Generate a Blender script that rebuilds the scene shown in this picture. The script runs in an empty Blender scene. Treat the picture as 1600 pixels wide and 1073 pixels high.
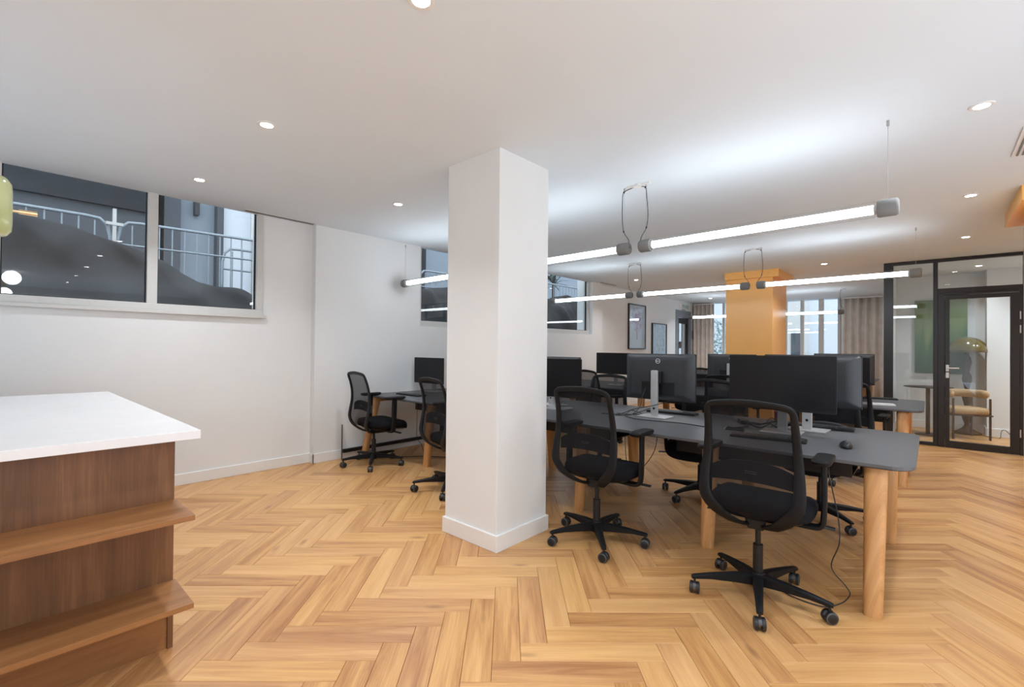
import bpy, math, random
from mathutils import Vector, Matrix
random.seed(7)
PI = math.pi
# ------------------------------------------------------------------ camera, world, exposure
YAW, PITCH, ROLL, FPX, EYE = 0.730102582, 0.0088196773, 0.0095832696, 729.197, 1.32
scn = bpy.context.scene
COL = scn.collection
fw = Vector((math.cos(YAW)*math.cos(PITCH), math.sin(YAW)*math.cos(PITCH), math.sin(PITCH)))
rt0 = Vector((math.sin(YAW), -math.cos(YAW), 0))
up0 = rt0.cross(fw)
rt = rt0*math.cos(ROLL)+up0*math.sin(ROLL)
up = up0*math.cos(ROLL)-rt0*math.sin(ROLL)
cd = bpy.data.cameras.new('camera'); cam = bpy.data.objects.new('camera', cd); COL.objects.link(cam)
cd.sensor_fit = 'HORIZONTAL'; cd.sensor_width = 36; cd.lens = 36*FPX/1600; cd.clip_start = .02; cd.clip_end = 200
cam.matrix_world = Matrix(((rt.x, up.x, -fw.x, 0), (rt.y, up.y, -fw.y, 0), (rt.z, up.z, -fw.z, EYE), (0, 0, 0, 1)))
scn.camera = cam

W = bpy.data.worlds.new('World'); scn.world = W; W.use_nodes = True
W.node_tree.nodes['Background'].inputs[0].default_value = (.84, .91, 1.0, 1)
W.node_tree.nodes['Background'].inputs[1].default_value = 2.0
vs = scn.view_settings; vs.view_transform = 'Standard'; vs.look = 'None'; vs.gamma = 1; vs.exposure = 0.32; vs.use_curve_mapping = False
LAMP_W, TUBE_E, GLOBE_E = 7.8, 14.5, 22.0
def fill_area(x, y, z, rot, w, h, e, c=(.78, .89, 1.0)):  # added area lights that fill the room
    l = bpy.data.lights.new('fill_light', 'AREA'); l.shape = 'RECTANGLE'; l.size = w; l.size_y = h; l.energy = e; l.color = c
    o = bpy.data.objects.new('fill_light', l); COL.objects.link(o); o.location = (x, y, z); o.rotation_euler = rot
fill_area(-3.93, -1.0, 1.35, (0, -math.pi/2, 0), 2.2, 7.0, 18)  # added cool fill at the back wall, which has no window
fill_area(2.0, -4.93, 1.35, (math.pi/2, 0, 0), 9.0, 2.2, 22)  # added cool fill along the right wall, also without a window
fill_area(-.4, -2.7, .3, (math.pi, 0, 0), 8.5, 3.8, 205, (.62, .81, 1.0))  # added bluish fill facing up from near the floor, brightens the ceiling
cy = scn.cycles
cy.max_bounces = 8; cy.diffuse_bounces = 5; cy.glossy_bounces = 4; cy.transparent_max_bounces = 24; cy.transmission_bounces = 6
cy.caustics_reflective = False; cy.caustics_refractive = False; cy.sample_clamp_indirect = 4

def project(p):
    d = Vector(p)-Vector((0, 0, EYE)); z = d.dot(fw)
    return (800+FPX*d.dot(rt)/z, 536.5-FPX*d.dot(up)/z, z) if z > .05 else (1e6, 1e6, z)

# ------------------------------------------------------------------ materials
def srgb(r, g, b):
    f = lambda c: (c/255/12.92) if c/255 <= .04045 else ((c/255+.055)/1.055)**2.4
    return (f(r), f(g), f(b), 1)
class NT:
    def __init__(s, name):
        s.m = bpy.data.materials.new(name); s.m.use_nodes = True; s.t = s.m.node_tree; s.n = s.t.nodes
        s.bsdf = s.n['Principled BSDF']; s.out = s.n['Material Output']
    def add(s, typ, **kw):
        n = s.n.new(typ)
        for k, v in kw.items(): setattr(n, k, v)
        return n
    def link(s, a, b): s.t.links.new(a, b)
    def math(s, op, a, b=None, c=None):
        n = s.add('ShaderNodeMath', operation=op)
        for i, v in enumerate((a, b, c)):
            if v is None: continue
            if isinstance(v, (int, float)): n.inputs[i].default_value = v
            else: s.link(v, n.inputs[i])
        return n.outputs[0]
    def ramp(s, fac, stops):
        r = s.add('ShaderNodeValToRGB'); e = r.color_ramp.elements
        while len(e) < len(stops): e.new(.5)
        for i, (p, c) in enumerate(stops): e[i].position = p; e[i].color = c
        s.link(fac, r.inputs[0]); return r.outputs[0]
    def noise(s, vec, scale, detail=3, rough=.5, dist=0):
        n = s.add('ShaderNodeTexNoise'); n.inputs['Scale'].default_value = scale; n.inputs['Detail'].default_value = detail
        n.inputs['Roughness'].default_value = rough; n.inputs['Distortion'].default_value = dist
        if vec is not None: s.link(vec, n.inputs['Vector'])
        return n.outputs['Fac']
    def combine(s, x, y, z):
        n = s.add('ShaderNodeCombineXYZ')
        for i, v in enumerate((x, y, z)):
            if isinstance(v, (int, float)): n.inputs[i].default_value = v
            else: s.link(v, n.inputs[i])
        return n.outputs[0]
    def bump(s, h, strength, dist=.002):
        b = s.add('ShaderNodeBump'); b.inputs['Strength'].default_value = strength; b.inputs['Distance'].default_value = dist
        s.link(h, b.inputs['Height']); s.link(b.outputs[0], s.bsdf.inputs['Normal'])

def plain(name, col, rough=.5, metal=0., var=.06, scale=30, spec=.5, bump=0, coat=0):
    t = NT(name); b = t.bsdf
    co = t.add('ShaderNodeTexCoord').outputs['Object']
    f = t.noise(co, scale, 4)
    a = tuple(c*(1-var) for c in col[:3])+(1,); z = tuple(min(1, c*(1+var)) for c in col[:3])+(1,)
    t.link(t.ramp(f, [(.3, a), (.7, z)]), b.inputs['Base Color'])
    b.inputs['Roughness'].default_value = rough; b.inputs['Metallic'].default_value = metal
    b.inputs['Specular IOR Level'].default_value = spec; b.inputs['Coat Weight'].default_value = coat
    if bump: t.bump(f, bump)
    return t.m

def emit(name, col, strength):
    t = NT(name); b = t.bsdf
    b.inputs['Base Color'].default_value = col; b.inputs['Emission Color'].default_value = col; b.inputs['Emission Strength'].default_value = strength
    return t.m

def wood(name, dark, mid, light, axis='uv', freq=18, rough=.45, tone=.35, knots=True, stretch=1.3, ptint=0.0):
    """axis 'uv' (u along the plank, metres) or an object axis the grain runs along"""
    t = NT(name); b = t.bsdf
    tc = t.add('ShaderNodeTexCoord'); sep = t.add('ShaderNodeSeparateXYZ')
    if axis == 'uv':
        t.link(tc.outputs['UV'], sep.inputs[0]); u, v, w = sep.outputs[0], sep.outputs[1], None
    else:
        t.link(tc.outputs['Object'], sep.inputs[0]); o = sep.outputs
        u, v, w = {'x': (o[0], o[1], o[2]), 'y': (o[1], o[0], o[2]), 'z': (o[2], o[0], o[1])}[axis]
    oi = t.add('ShaderNodeObjectInfo').outputs['Random']; gi = t.add('ShaderNodeNewGeometry').outputs['Random Per Island']
    r = t.math('FRACT', t.math('ADD', oi, t.math('MULTIPLY', gi, 3.7))) if axis == 'uv' else oi
    v2 = v if w is None else t.math('ADD', v, t.math('MULTIPLY', w, .9))
    vec = t.combine(t.math('ADD', t.math('MULTIPLY', u, stretch), t.math('MULTIPLY', r, 57.)), t.math('ADD', t.math('MULTIPLY', v2, freq), t.math('MULTIPLY', r, 131.)), t.math('MULTIPLY', r, 11.))
    g1 = t.noise(vec, 1.0, 6, .62, .6)
    vec2 = t.combine(t.math('ADD', t.math('MULTIPLY', u, 4.), t.math('MULTIPLY', r, 31.)), t.math('ADD', t.math('MULTIPLY', v2, freq*14), r), r)
    g2 = t.noise(vec2, 1.0, 3, .6)
    f = t.math('ADD', t.math('MULTIPLY', g1, .72), t.math('MULTIPLY', g2, .28))
    r2 = t.math('FRACT', t.math('MULTIPLY', r, 17.31))
    f = t.math('ADD', f, t.math('MULTIPLY', t.math('SUBTRACT', r2, .5), tone))
    c = t.ramp(f, [(.28, dark), (.5, mid), (.72, light)])
    if knots:
        kv = t.combine(t.math('ADD', t.math('MULTIPLY', u, 2.2), t.math('MULTIPLY', r, 23.)), t.math('ADD', t.math('MULTIPLY', v2, 6.5), t.math('MULTIPLY', r, 47.)), r)
        vo = t.add('ShaderNodeTexVoronoi'); vo.inputs['Scale'].default_value = 1.0; t.link(kv, vo.inputs['Vector'])
        k = t.math('SUBTRACT', 1.0, t.math('MULTIPLY', vo.outputs['Distance'], 6.5)); k = t.math('MAXIMUM', k, 0.)
        sc = t.add('ShaderNodeSeparateColor'); t.link(vo.outputs['Color'], sc.inputs[0]); gate = t.math('GREATER_THAN', sc.outputs[0], .62)
        k = t.math('MULTIPLY', t.math('MULTIPLY', k, gate), .75)
        mx = t.add('ShaderNodeMix', data_type='RGBA'); t.link(k, mx.inputs[0]); t.link(c, mx.inputs[6]); mx.inputs[7].default_value = tuple(x*.35 for x in dark[:3])+(1,)
        c = mx.outputs[2]
    if ptint:
        mx = t.add('ShaderNodeMix', data_type='RGBA'); t.link(t.math('MULTIPLY', t.math('FRACT', t.math('MULTIPLY', r, 41.7)), ptint), mx.inputs[0])
        t.link(c, mx.inputs[6]); mx.inputs[7].default_value = srgb(188, 142, 122); c = mx.outputs[2]
    t.link(c, b.inputs['Base Color']); b.inputs['Roughness'].default_value = rough
    t.bump(f, .12, .001)
    return t.m

M = {}
M['white'] = plain('white_paint', (.79, .80, .80, 1), .7, var=.012, scale=3)
M['ceil'] = plain('ceiling_paint', (.74, .805, .86, 1), .8, var=.01, scale=2)
M['skirt'] = plain('satin_white_paint', (.82, .81, .79, 1), .4, var=.01)
M['orange'] = plain('orange_paint', srgb(255, 190, 108), .28, var=.02, scale=4)
M['plank'] = wood('oak_plank', srgb(158, 104, 56), srgb(203, 152, 94), srgb(224, 177, 116), 'uv', 17, .36, tone=.2, ptint=.16)
M['subfloor'] = plain('joint_dark', srgb(120, 82, 52), .8)
M['walnut_v'] = wood('brown_oak_vertical', srgb(92, 58, 34), srgb(118, 78, 48), srgb(146, 102, 66), 'z', 12, .45, tone=0, knots=True)
M['walnut_x'] = wood('brown_oak_horizontal', srgb(122, 80, 46), srgb(150, 102, 60), srgb(172, 122, 78), 'x', 12, .42, tone=0, knots=False)
M['oakleg'] = wood('oak_leg', srgb(176, 122, 70), srgb(208, 154, 98), srgb(226, 178, 124), 'z', 30, .42, tone=.1, knots=False)
M['quartz'] = plain('white_quartz', (.80, .79, .80, 1), .22, var=.02, scale=8)
M['linoleum'] = plain('charcoal_linoleum', srgb(88, 88, 91), .40, var=.03, scale=60, spec=.5)
M['blackplastic'] = plain('black_plastic', (.009, .009, .010, 1), .42, var=.1, spec=.4)
M['chairframe'] = plain('matt_black_plastic', (.0085, .0085, .0095, 1), .5, var=.1, scale=80, spec=.2)
M['fabric'] = plain('black_seat_fabric', (.009, .009, .012, 1), .95, var=.25, scale=700, spec=.15, bump=.2)
t = NT('castor_wheel'); sp_ = t.add('ShaderNodeSeparateXYZ'); t.link(t.add('ShaderNodeTexCoord').outputs['Object'], sp_.inputs[0])
rad = t.math('SQRT', t.math('ADD', t.math('MULTIPLY', sp_.outputs[0], sp_.outputs[0]), t.math('POWER', t.math('ABSOLUTE', t.math('SUBTRACT', sp_.outputs[2], .03)), 2.)))
t.link(t.ramp(t.math('MULTIPLY', rad, 20.), [(.46, (.01, .01, .011, 1)), (.49, (.09, .09, .095, 1)), (.545, (.09, .09, .095, 1)), (.57, (.014, .014, .015, 1))]), t.bsdf.inputs['Base Color']); t.bsdf.inputs['Roughness'].default_value = .45; M['rubber'] = t.m
M['housing'] = plain('graphite_housing', (.035, .036, .04, 1), .34, var=.04)
M['silver'] = plain('silver_metal', (.62, .62, .62, 1), .33, metal=.65, var=.03)
M['steel'] = plain('steel_wire', (.5, .5, .5, 1), .35, metal=.8)
M['alu'] = plain('pale_grey_frame', (.62, .61, .59, 1), .45, var=.02)
M['blackmetal'] = plain('black_powder_metal', (.013, .013, .015, 1), .33, var=.08)
M['knit'] = plain('grey_knit', (.21, .21, .205, 1), .9, var=.25, scale=400, bump=.3)
M['cord'] = plain('grey_cord', (.06, .06, .06, 1), .7)
M['blackcord'] = plain('black_cord', (.015, .015, .015, 1), .6)
M['curtain'] = plain('beige_curtain', srgb(226, 215, 206), .9, var=.08, scale=6)
M['tarp'] = plain('grey_tarp', srgb(34, 35, 37), .7, var=.4, scale=1.6, spec=.25)
M['asphalt'] = plain('dark_asphalt', srgb(60, 62, 66), .9, var=.2)
M['galv'] = plain('galvanised_steel', srgb(150, 160, 168), .5, metal=.4, var=.1)
M['ext_dark'] = plain('dark_slate_render', srgb(34, 37, 43), .8, var=.35, scale=5)
M['ext_mid'] = plain('grey_render', srgb(80, 84, 90), .8, var=.1)
M['ext_pale'] = plain('pale_blue_render', srgb(214, 220, 226), .8, var=.03)
M['ext_blue'] = plain('blue_grey_render', srgb(140, 150, 160), .8, var=.03)
M['leaf'] = plain('dark_leaf', srgb(44, 66, 56), .6, var=.3)
M['brass'] = plain('brass', srgb(226, 204, 164), .3, metal=.9)
M['olive'] = plain('olive_lacquer', srgb(92, 80, 24), .15, var=.25, scale=6, coat=.6)
M['taupe'] = plain('taupe_ceramic', srgb(72, 52, 30), .75, var=.2, spec=.2, scale=14)
M['boucle'] = plain('tan_boucle', srgb(176, 146, 108), .95, var=.25, scale=90, bump=.6)
M['darkwood'] = plain('dark_bronze', srgb(66, 52, 46), .5, var=.1)
M['red'] = plain('dull_red', srgb(140, 44, 50), .5)
M['paper'] = plain('white_paper', (.75, .75, .75, 1), .6)
M['logo'] = plain('logo_silver', (.75, .76, .78, 1), .4, var=.01)
M['bluegrey'] = plain('blue_grey_door_paint', srgb(124, 130, 140), .5, var=.04)
M['celadon'] = None

t = NT('celadon_glass'); b = t.bsdf; b.inputs['Base Color'].default_value = srgb(196, 208, 150); b.inputs['Roughness'].default_value = .12
b.inputs['Subsurface Weight'].default_value = .4; b.inputs['Subsurface Radius'].default_value = (.03, .03, .02)
f = t.noise(t.add('ShaderNodeTexCoord').outputs['Object'], 9, 3); t.link(t.ramp(f, [(.3, srgb(176, 190, 128)), (.7, srgb(212, 220, 172))]), b.inputs['Base Color']); M['celadon'] = t.m
M['opal'] = plain('opal_glass', (.78, .76, .70, 1), .2, var=.02)
M['tube'] = emit('led_tube', (.84, .93, 1, 1), TUBE_E)
M['lamp'] = emit('downlight_led', (1, .97, .92, 1), 30)
M['globe'] = emit('globe_glow', (1, .98, .94, 1), GLOBE_E)

def glass(name, tint=(1, 1, 1, 1), ior=1.5, rough=0.0, refl=1.0):
    t = NT(name); t.n.remove(t.bsdf)
    tr = t.add('ShaderNodeBsdfTransparent'); tr.inputs[0].default_value = tint
    gl = t.add('ShaderNodeBsdfGlossy'); gl.inputs['Roughness'].default_value = rough
    ge = t.add('ShaderNodeNewGeometry'); dp = t.add('ShaderNodeVectorMath', operation='DOT_PRODUCT')
    t.link(ge.outputs['Normal'], dp.inputs[0]); t.link(ge.outputs['Incoming'], dp.inputs[1])
    f0 = ((ior-1)/(ior+1))**2   # Schlick, the same from both faces of a thin pane
    k = t.math('POWER', t.math('SUBTRACT', 1.0, t.math('ABSOLUTE', dp.outputs['Value'])), 5.)
    mx = t.add('ShaderNodeMixShader'); t.link(t.math('MULTIPLY', t.math('ADD', f0, t.math('MULTIPLY', k, 1-f0)), refl), mx.inputs[0])
    t.link(tr.outputs[0], mx.inputs[1]); t.link(gl.outputs[0], mx.inputs[2]); t.link(mx.outputs[0], t.out.inputs[0])
    return t.m
M['glass'] = glass('window_glass', (.93, .96, .97, 1), 1.5)
M['clear'] = glass('clear_tube_glass', (.985, .985, .985, 1), 1.3)
t = NT('woven_mesh_fabric'); tr = t.add('ShaderNodeBsdfTransparent'); tr.inputs[0].default_value = (.62, .62, .63, 1)
mx = t.add('ShaderNodeMixShader'); fv = t.noise(t.add('ShaderNodeTexCoord').outputs['Object'], 900, 1)
t.link(t.math('ADD', t.math('MULTIPLY', fv, .3), .44), mx.inputs[0]); t.bsdf.inputs['Base Color'].default_value = (.012, .012, .014, 1); t.bsdf.inputs['Roughness'].default_value = .85; t.bsdf.inputs['Specular IOR Level'].default_value = .2
t.link(tr.outputs[0], mx.inputs[1]); t.link(t.bsdf.outputs[0], mx.inputs[2]); t.link(mx.outputs[0], t.out.inputs[0]); M['mesh'] = t.m
t = NT('lcd_screen'); t.bsdf.inputs['Base Color'].default_value = (.006, .006, .008, 1); t.bsdf.inputs['Roughness'].default_value = .3; t.bsdf.inputs['Specular IOR Level'].default_value = .35
f = t.noise(t.add('ShaderNodeTexCoord').outputs['Object'], 3, 1); t.link(t.ramp(f, [(.3, (.005, .005, .007, 1)), (.7, (.008, .008, .01, 1))]), t.bsdf.inputs['Base Color']); M['screen'] = t.m

# ------------------------------------------------------------------ mesh building
class MB:
    def __init__(s): s.v = []; s.f = []; s.uv = None
    def box(s, x0, x1, y0, y1, z0, z1):
        i = len(s.v)
        s.v += [(x0, y0, z0), (x1, y0, z0), (x1, y1, z0), (x0, y1, z0), (x0, y0, z1), (x1, y0, z1), (x1, y1, z1), (x0, y1, z1)]
        s.f += [tuple(i+k for k in q) for q in ((3, 2, 1, 0), (4, 5, 6, 7), (0, 1, 5, 4), (1, 2, 6, 5), (2, 3, 7, 6), (3, 0, 4, 7))]; return s
    def ring(s, pts, i0=None):
        i = len(s.v); s.v += [tuple(p) for p in pts]; return list(range(i, i+len(pts)))
    def skin(s, rings, cap0=True, cap1=True, closed=False):
        idx = [s.ring(r) for r in rings]; n = len(idx[0])
        pairs = list(zip(idx[:-1], idx[1:])) + ([(idx[-1], idx[0])] if closed else [])
        for a, b in pairs:
            for k in range(n): s.f.append((a[k], a[(k+1) % n], b[(k+1) % n], b[k]))
        if not closed:
            if cap0: s.f.append(tuple(reversed(idx[0])))
            if cap1: s.f.append(tuple(idx[-1]))
        return s
    def lathe(s, prof, cx=0, cy=0, cz=0, n=20, sx=1, sy=1):
        s.skin([[(cx+r*sx*math.cos(2*PI*k/n), cy+r*sy*math.sin(2*PI*k/n), cz+z) for k in range(n)] for r, z in prof]); return s
    def cyl(s, p0, p1, r0, r1=None, n=14):
        return s.sweep([p0, p1], [(r0, r0), (r1 if r1 is not None else r0,)*2], n=n)
    def sweep(s, pts, radii, n=8, hint=(0, 0, 1), closed=False, sq=0, normals=None):
        """radii: (a,b) per point: a along the side vector, b along the normal; sq>0 squares the section"""
        P = [Vector(p) for p in pts]; R = radii if isinstance(radii, list) else [radii]*len(P)
        rings = []; L = len(P); last = None
        for i, p in enumerate(P):
            tn = (P[(i+1) % L]-P[i-1]) if closed else (P[min(i+1, L-1)]-P[max(i-1, 0)])
            tn.normalize()
            if normals: nn = Vector(normals[i])
            elif last is not None: nn = last
            else:
                nn = Vector(hint)
                if abs(nn.dot(tn)) > .95: nn = Vector((1, 0, 0)) if abs(tn.x) < .9 else Vector((0, 1, 0))
            nn = nn-tn*nn.dot(tn); nn.normalize(); last = nn
            sd = tn.cross(nn); a, b = R[i]; rg = []
            for k in range(n):
                th = 2*PI*(k+.5)/n; c, si = math.cos(th), math.sin(th)
                if sq: c = math.copysign(abs(c)**sq, c); si = math.copysign(abs(si)**sq, si)
                rg.append(p+sd*(a*c)+nn*(b*si))
            rings.append(rg)
        return s.skin(rings, closed=closed)
    def prism(s, poly, z0, z1, frame=None):
        fr = frame or (lambda u, v, w: (u, v, w))
        return s.skin([[fr(u, v, z0) for u, v in poly], [fr(u, v, z1) for u, v in poly]])
    def build(s, name, mat, parent=None, smooth=False, bevel=0, seg=2, subsurf=0, loc=None, **props):
        me = bpy.data.meshes.new(name); me.from_pydata(s.v, [], s.f)
        if s.uv:
            ul = me.uv_layers.new(name='UVMap')
            for lp in me.loops: ul.data[lp.index].uv = s.uv[lp.vertex_index]
        me.materials.append(mat); me.validate(); me.update()
        if smooth:
            me.polygons.foreach_set('use_smooth', [True]*len(me.polygons))
            if smooth != 'all': me.set_sharp_from_angle(angle=math.radians(42))
        o = bpy.data.objects.new(name, me); COL.objects.link(o); o.parent = parent
        if loc: o.location = loc
        if bevel:
            m = o.modifiers.new('bevel', 'BEVEL'); m.width = bevel; m.segments = seg; m.limit_method = 'ANGLE'; m.angle_limit = math.radians(50)
        if subsurf:
            m = o.modifiers.new('sub', 'SUBSURF'); m.levels = subsurf; m.render_levels = subsurf
        for k, v in props.items(): o[k] = v
        return o
def B(*a): return MB().box(*a)
def rrect(x0, x1, y0, y1, r, n=5):
    pts = []
    for cx, cy, a0 in ((x1-r, y1-r, 0), (x0+r, y1-r, 90), (x0+r, y0+r, 180), (x1-r, y0+r, 270)):
        for k in range(n+1):
            a = math.radians(a0+90*k/n); pts.append((cx+r*math.cos(a), cy+r*math.sin(a)))
    return pts
def spline(pts, n=6, closed=False):
    P = [Vector(p) for p in pts]; L = len(P); out = []
    for i in range(L if closed else L-1):
        g = lambda j: P[j % L] if closed else P[min(max(j, 0), L-1)]
        a, b_, c, d = g(i-1), g(i), g(i+1), g(i+2)
        for k in range(n):
            t_ = k/n; out.append(.5*((2*b_)+(-a+c)*t_+(2*a-5*b_+4*c-d)*t_*t_+(-a+3*b_-3*c+d)*t_**3))
    if not closed: out.append(P[-1])
    return out
def tag(o, label=None, cat=None, group=None, kind=None):
    if label: o['label'] = label
    if cat: o['category'] = cat
    if group: o['group'] = group
    if kind: o['kind'] = kind
    return o
def thing(name, label, cat, loc=(0, 0, 0), rz=0, group=None):
    o = bpy.data.objects.new(name, None); COL.objects.link(o); o.empty_display_size = .05
    o.location = loc; o.rotation_euler = (0, 0, rz); return tag(o, label, cat, group)
def struct(name, loc=(0, 0, 0)):
    o = bpy.data.objects.new(name, None); COL.objects.link(o); o.location = loc; o['kind'] = 'structure'; return o
def dup(root, loc, rz, label, group=None):
    r = root.copy(); COL.objects.link(r); r.location = loc; r.rotation_euler = (0, 0, rz); r['label'] = label
    if group: r['group'] = group
    for ch in KIDS(root):
        c = ch.copy(); COL.objects.link(c); c.parent = r
        for g in KIDS(ch):
            d = g.copy(); COL.objects.link(d); d.parent = c
    return r
def KIDS(o): return [x for x in COL.objects if x.parent == o]

# ------------------------------------------------------------------ the room
CZ = 2.62
YW = 5.24
def cz(y): return CZ if y < 3 else CZ+(y-3)/(YW-3)*.065
# ceiling: flat, rising slightly to the window wall
cb = MB()
ys = [-5.2, 3.0, YW+.012]
for x0, x1 in ((-4.2, 14.3),):
    v = []
    for y in ys: v += [(x0, y, cz(y)), (x1, y, cz(y))]
    n = len(v); cb.v += v+[(a, b_, c+.2) for a, b_, c in v]
    for k in (0, 2): cb.f += [(k, k+2, k+3, k+1), (k+n, k+1+n, k+3+n, k+2+n)]
    cb.f += [(0, 1, 1+n, n), (4, 4+n, 5+n, 5), (0, n, 2+n, 2), (2, 2+n, 4+n, 4), (1, 3, 3+n, 1+n), (3, 5, 5+n, 3+n)]
ceiling = cb.build('ceiling', M['ceil'], kind='structure')
# floor: slab plus herringbone planks
floor = B(-4.2, 14.3, -5.2, 5.5, -.2, -.011).build('floor', M['subfloor'], kind='structure')
PL, PW, PT = .61, .122, .011
PANG = math.radians(-47.6); P0 = Vector((1.613, 1.709))
eu = Vector((math.cos(PANG), math.sin(PANG))); ev = Vector((-eu.y, eu.x))
ORG = P0-eu*PL
def plank_mesh(mb, cx, cy_, ang, g=.0007, c=.0012):
    base = len(mb.v); L, Wd = PL/2-g, PW/2-g
    ca, sa = math.cos(ang), math.sin(ang)
    for (l, w, z) in ((L, Wd, -PT), (L, Wd, -c), (L-c, Wd-c, 0)):
        for sx, sy in ((-1, -1), (1, -1), (1, 1), (-1, 1)):
            u, v_ = sx*l, sy*w
            mb.v.append((cx+u*ca-v_*sa, cy_+u*sa+v_*ca, z)); mb.uv.append((u, v_))
    for r in (0, 4):
        for k in range(4): mb.f.append((base+r+k, base+r+(k+1) % 4, base+r+4+(k+1) % 4, base+r+4+k))
    mb.f.append((base+8, base+9, base+10, base+11))
cells = []
for m_ in range(-16, 17):
    for k in range(-70, 110):
        for vert in (0, 1):
            if not vert: u, v_ = k*PW+m_*PL+PL/2, k*PW-m_*PL+PW/2
            else: u, v_ = k*PW+PL+PW/2+m_*PL, (k+1)*PW-PL/2-m_*PL
            p = ORG+eu*u+ev*v_
            if not (-4.3 < p.x < 14.2 and -5.2 < p.y < 5.45): continue
            x, y, d = project((p.x, p.y, 0))
            vis = 0
            if d > .3 and -260 < x < 1860 and y < 1300:
                vis = 1/(d*d*d)
                if x < 270 and y > 640 and p.x < .5 and p.y > 2.5: vis = 0
            cells.append((vis, p.x, p.y, PANG+(PI/2 if vert else 0)))
cells.sort(key=lambda c: -c[0])
pm = MB(); pm.uv = []; plank_mesh(pm, 0, 0, 0)
proto = None
for i, (vis, x, y, a) in enumerate(cells[:296]):
    if i == 0: proto = o = pm.build('plank', M['plank'], floor)
    else: o = proto.copy(); COL.objects.link(o)
    o.location = (x, y, random.uniform(-.0002, .0002)); o.rotation_euler = (0, 0, a+(PI if random.random() < .5 else 0))
rest = MB(); rest.uv = []
for vis, x, y, a in cells[296:]: plank_mesh(rest, x, y, a)
rest.build('planks', M['plank'], floor, kind='stuff')

# left wall with three high windows
W1 = (-.02, 1.90, 1.63, 2.72); W2 = (3.89, 5.80, 1.62, 2.72); W3 = (6.30, 8.21, 1.62, 2.72)
wl = MB()
xs = [(-4.0, W1[0]), (W1[1], W2[0]), (W2[1], W3[0]), (W3[1], 12.62), (13.72, 14.3)]
for a, b_ in xs: wl.box(a, b_, YW, YW+.28, -.15, 2.8)
for w in (W1, W2, W3): wl.box(w[0], w[1], YW, YW+.28, -.15, w[2])
wl.box(12.62, 13.72, YW, YW+.28, 2.42, 2.8)
wall_left = wl.build('wall_left', M['white'], kind='structure')
B(2.43, 8.6, 5.15, YW+.02, -.012, 1.60).build('wall_left_ledge', M['white'], kind='structure')
wall_pil = MB().box(2.43, W2[0]-.01, 5.15, YW+.02, 1.60, 2.75).box(W2[1]+.01, W3[0]-.01, 5.15, YW+.02, 1.60, 2.75).box(W3[1]+.01, 8.6, 5.15, YW+.02, 1.60, 2.75).build('wall_left_pier', M['white'], kind='structure')
B(-4.2, -4.0, -5.2, YW+.28, -.15, 2.8).build('wall_back', M['white'], kind='structure')
B(-4.0, 14.3, -5.2, -5.0, -.15, 2.8).build('wall_right', M['white'], kind='structure')
B(8.93, 14.0, .44, .52, -.011, 2.62).build('wall_side', M['white'], kind='structure')
B(10.80, 10.92, -3.2, .45, -.011, 2.62).build('wall_office', M['white'], kind='structure')
B(10.46, 10.81, -3.2, -.67, -.011, 2.62).build('wall_office_pier', M['white'], kind='structure')
B(8.93, 10.8, -3.3, -3.2, -.011, 2.62).build('wall_office_side', M['white'], kind='structure')
# baseboards
def bb(name, *boxes):
    m = MB()
    for q in boxes: m.box(*q)
    return m.build(name, M['skirt'], bevel=.003, seg=2, kind='structure')
bb('baseboard_left', (-4, 2.42, YW-.014, YW+.01, 0, .105), (2.418, 2.432, 5.137, YW, 0, .105), (2.418, 8.6, 5.137, 5.152, 0, .105), (8.6, 12.6, YW-.014, YW+.01, 0, .105))
bb('baseboard_back', (10.786, 10.802, -.66, .44, 0, .13), (10.446, 10.462, -3.2, -.66, 0, .13), (10.446, 10.8, -.672, -.655, 0, .13))
bb('baseboard_side', (8.95, 10.79, .426, .442, 0, .13))
# white pillar
px0, px1, py0, py1 = 2.19, 2.71, 2.08, 2.59
B(px0, px1, py0, py1, -.011, 2.63).build('wall_pillar', M['white'], bevel=.004, kind='structure')
bp = bb('baseboard_pillar', (px0-.014, px1+.014, py0-.014, py1+.014, 0, .108))
# orange columns with caps
oc = struct('wall_orange_column')
B(8.38, 9.33, 1.88, 2.60, -.011, 2.50).build('column_shaft', M['orange'], oc, bevel=.004)
B(8.34, 9.42, 1.79, 2.61, 2.50, 2.63).build('column_cap', M['orange'], oc, bevel=.004)
oc = struct('wall_orange_column')
B(5.42, 6.3, -1.35, -.64, -.011, 2.50).build('column_shaft', M['orange'], oc, bevel=.004)
B(5.32, 6.4, -1.45, -.53, 2.50, 2.63).build('column_cap', M['orange'], oc, bevel=.004)

# windows in the left wall
def left_window(name, w, mull, y=YW+.03, proud=True):
    s = struct(name); x0, x1, z0, z1 = w; d0, d1 = y-.05, y+.06
    fr = MB(); e = .06
    fr.box(x0, x1, d0, d1, z0, z0+e); fr.box(x0, x0+e, d0, d1, z0+e, z1); fr.box(x1-e, x1, d0, d1, z0+e, z1)
    fr.build('window_frame', M['alu'], s, bevel=.004)
    B(x0-.03, x1+.03, y-.075, y-.045, z0-.03, z0).build('window_sill', M['alu'], s, bevel=.004)
    edges = [x0+e]
    for mx_ in mull:
        B(mx_-.038, mx_+.038, d0+.005, d1, z0+e, z1).build('mullion', M['alu'], s, bevel=.003); edges += [mx_-.038, mx_+.038]
    edges.append(x1-e)
    for k in range(0, len(edges), 2):
        a, c = edges[k], edges[k+1]
        g = MB().box(a, a+.008, y-.012, y+.02, z0+e, z1).box(c-.008, c, y-.012, y+.02, z0+e, z1).box(a, c, y-.012, y+.02, z0+e, z0+e+.008)
        g.build('gasket', M['blackplastic'], s)
        B(a, c, y, y+.006, z0+e, z1).build('pane', M['glass'], s)
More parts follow.
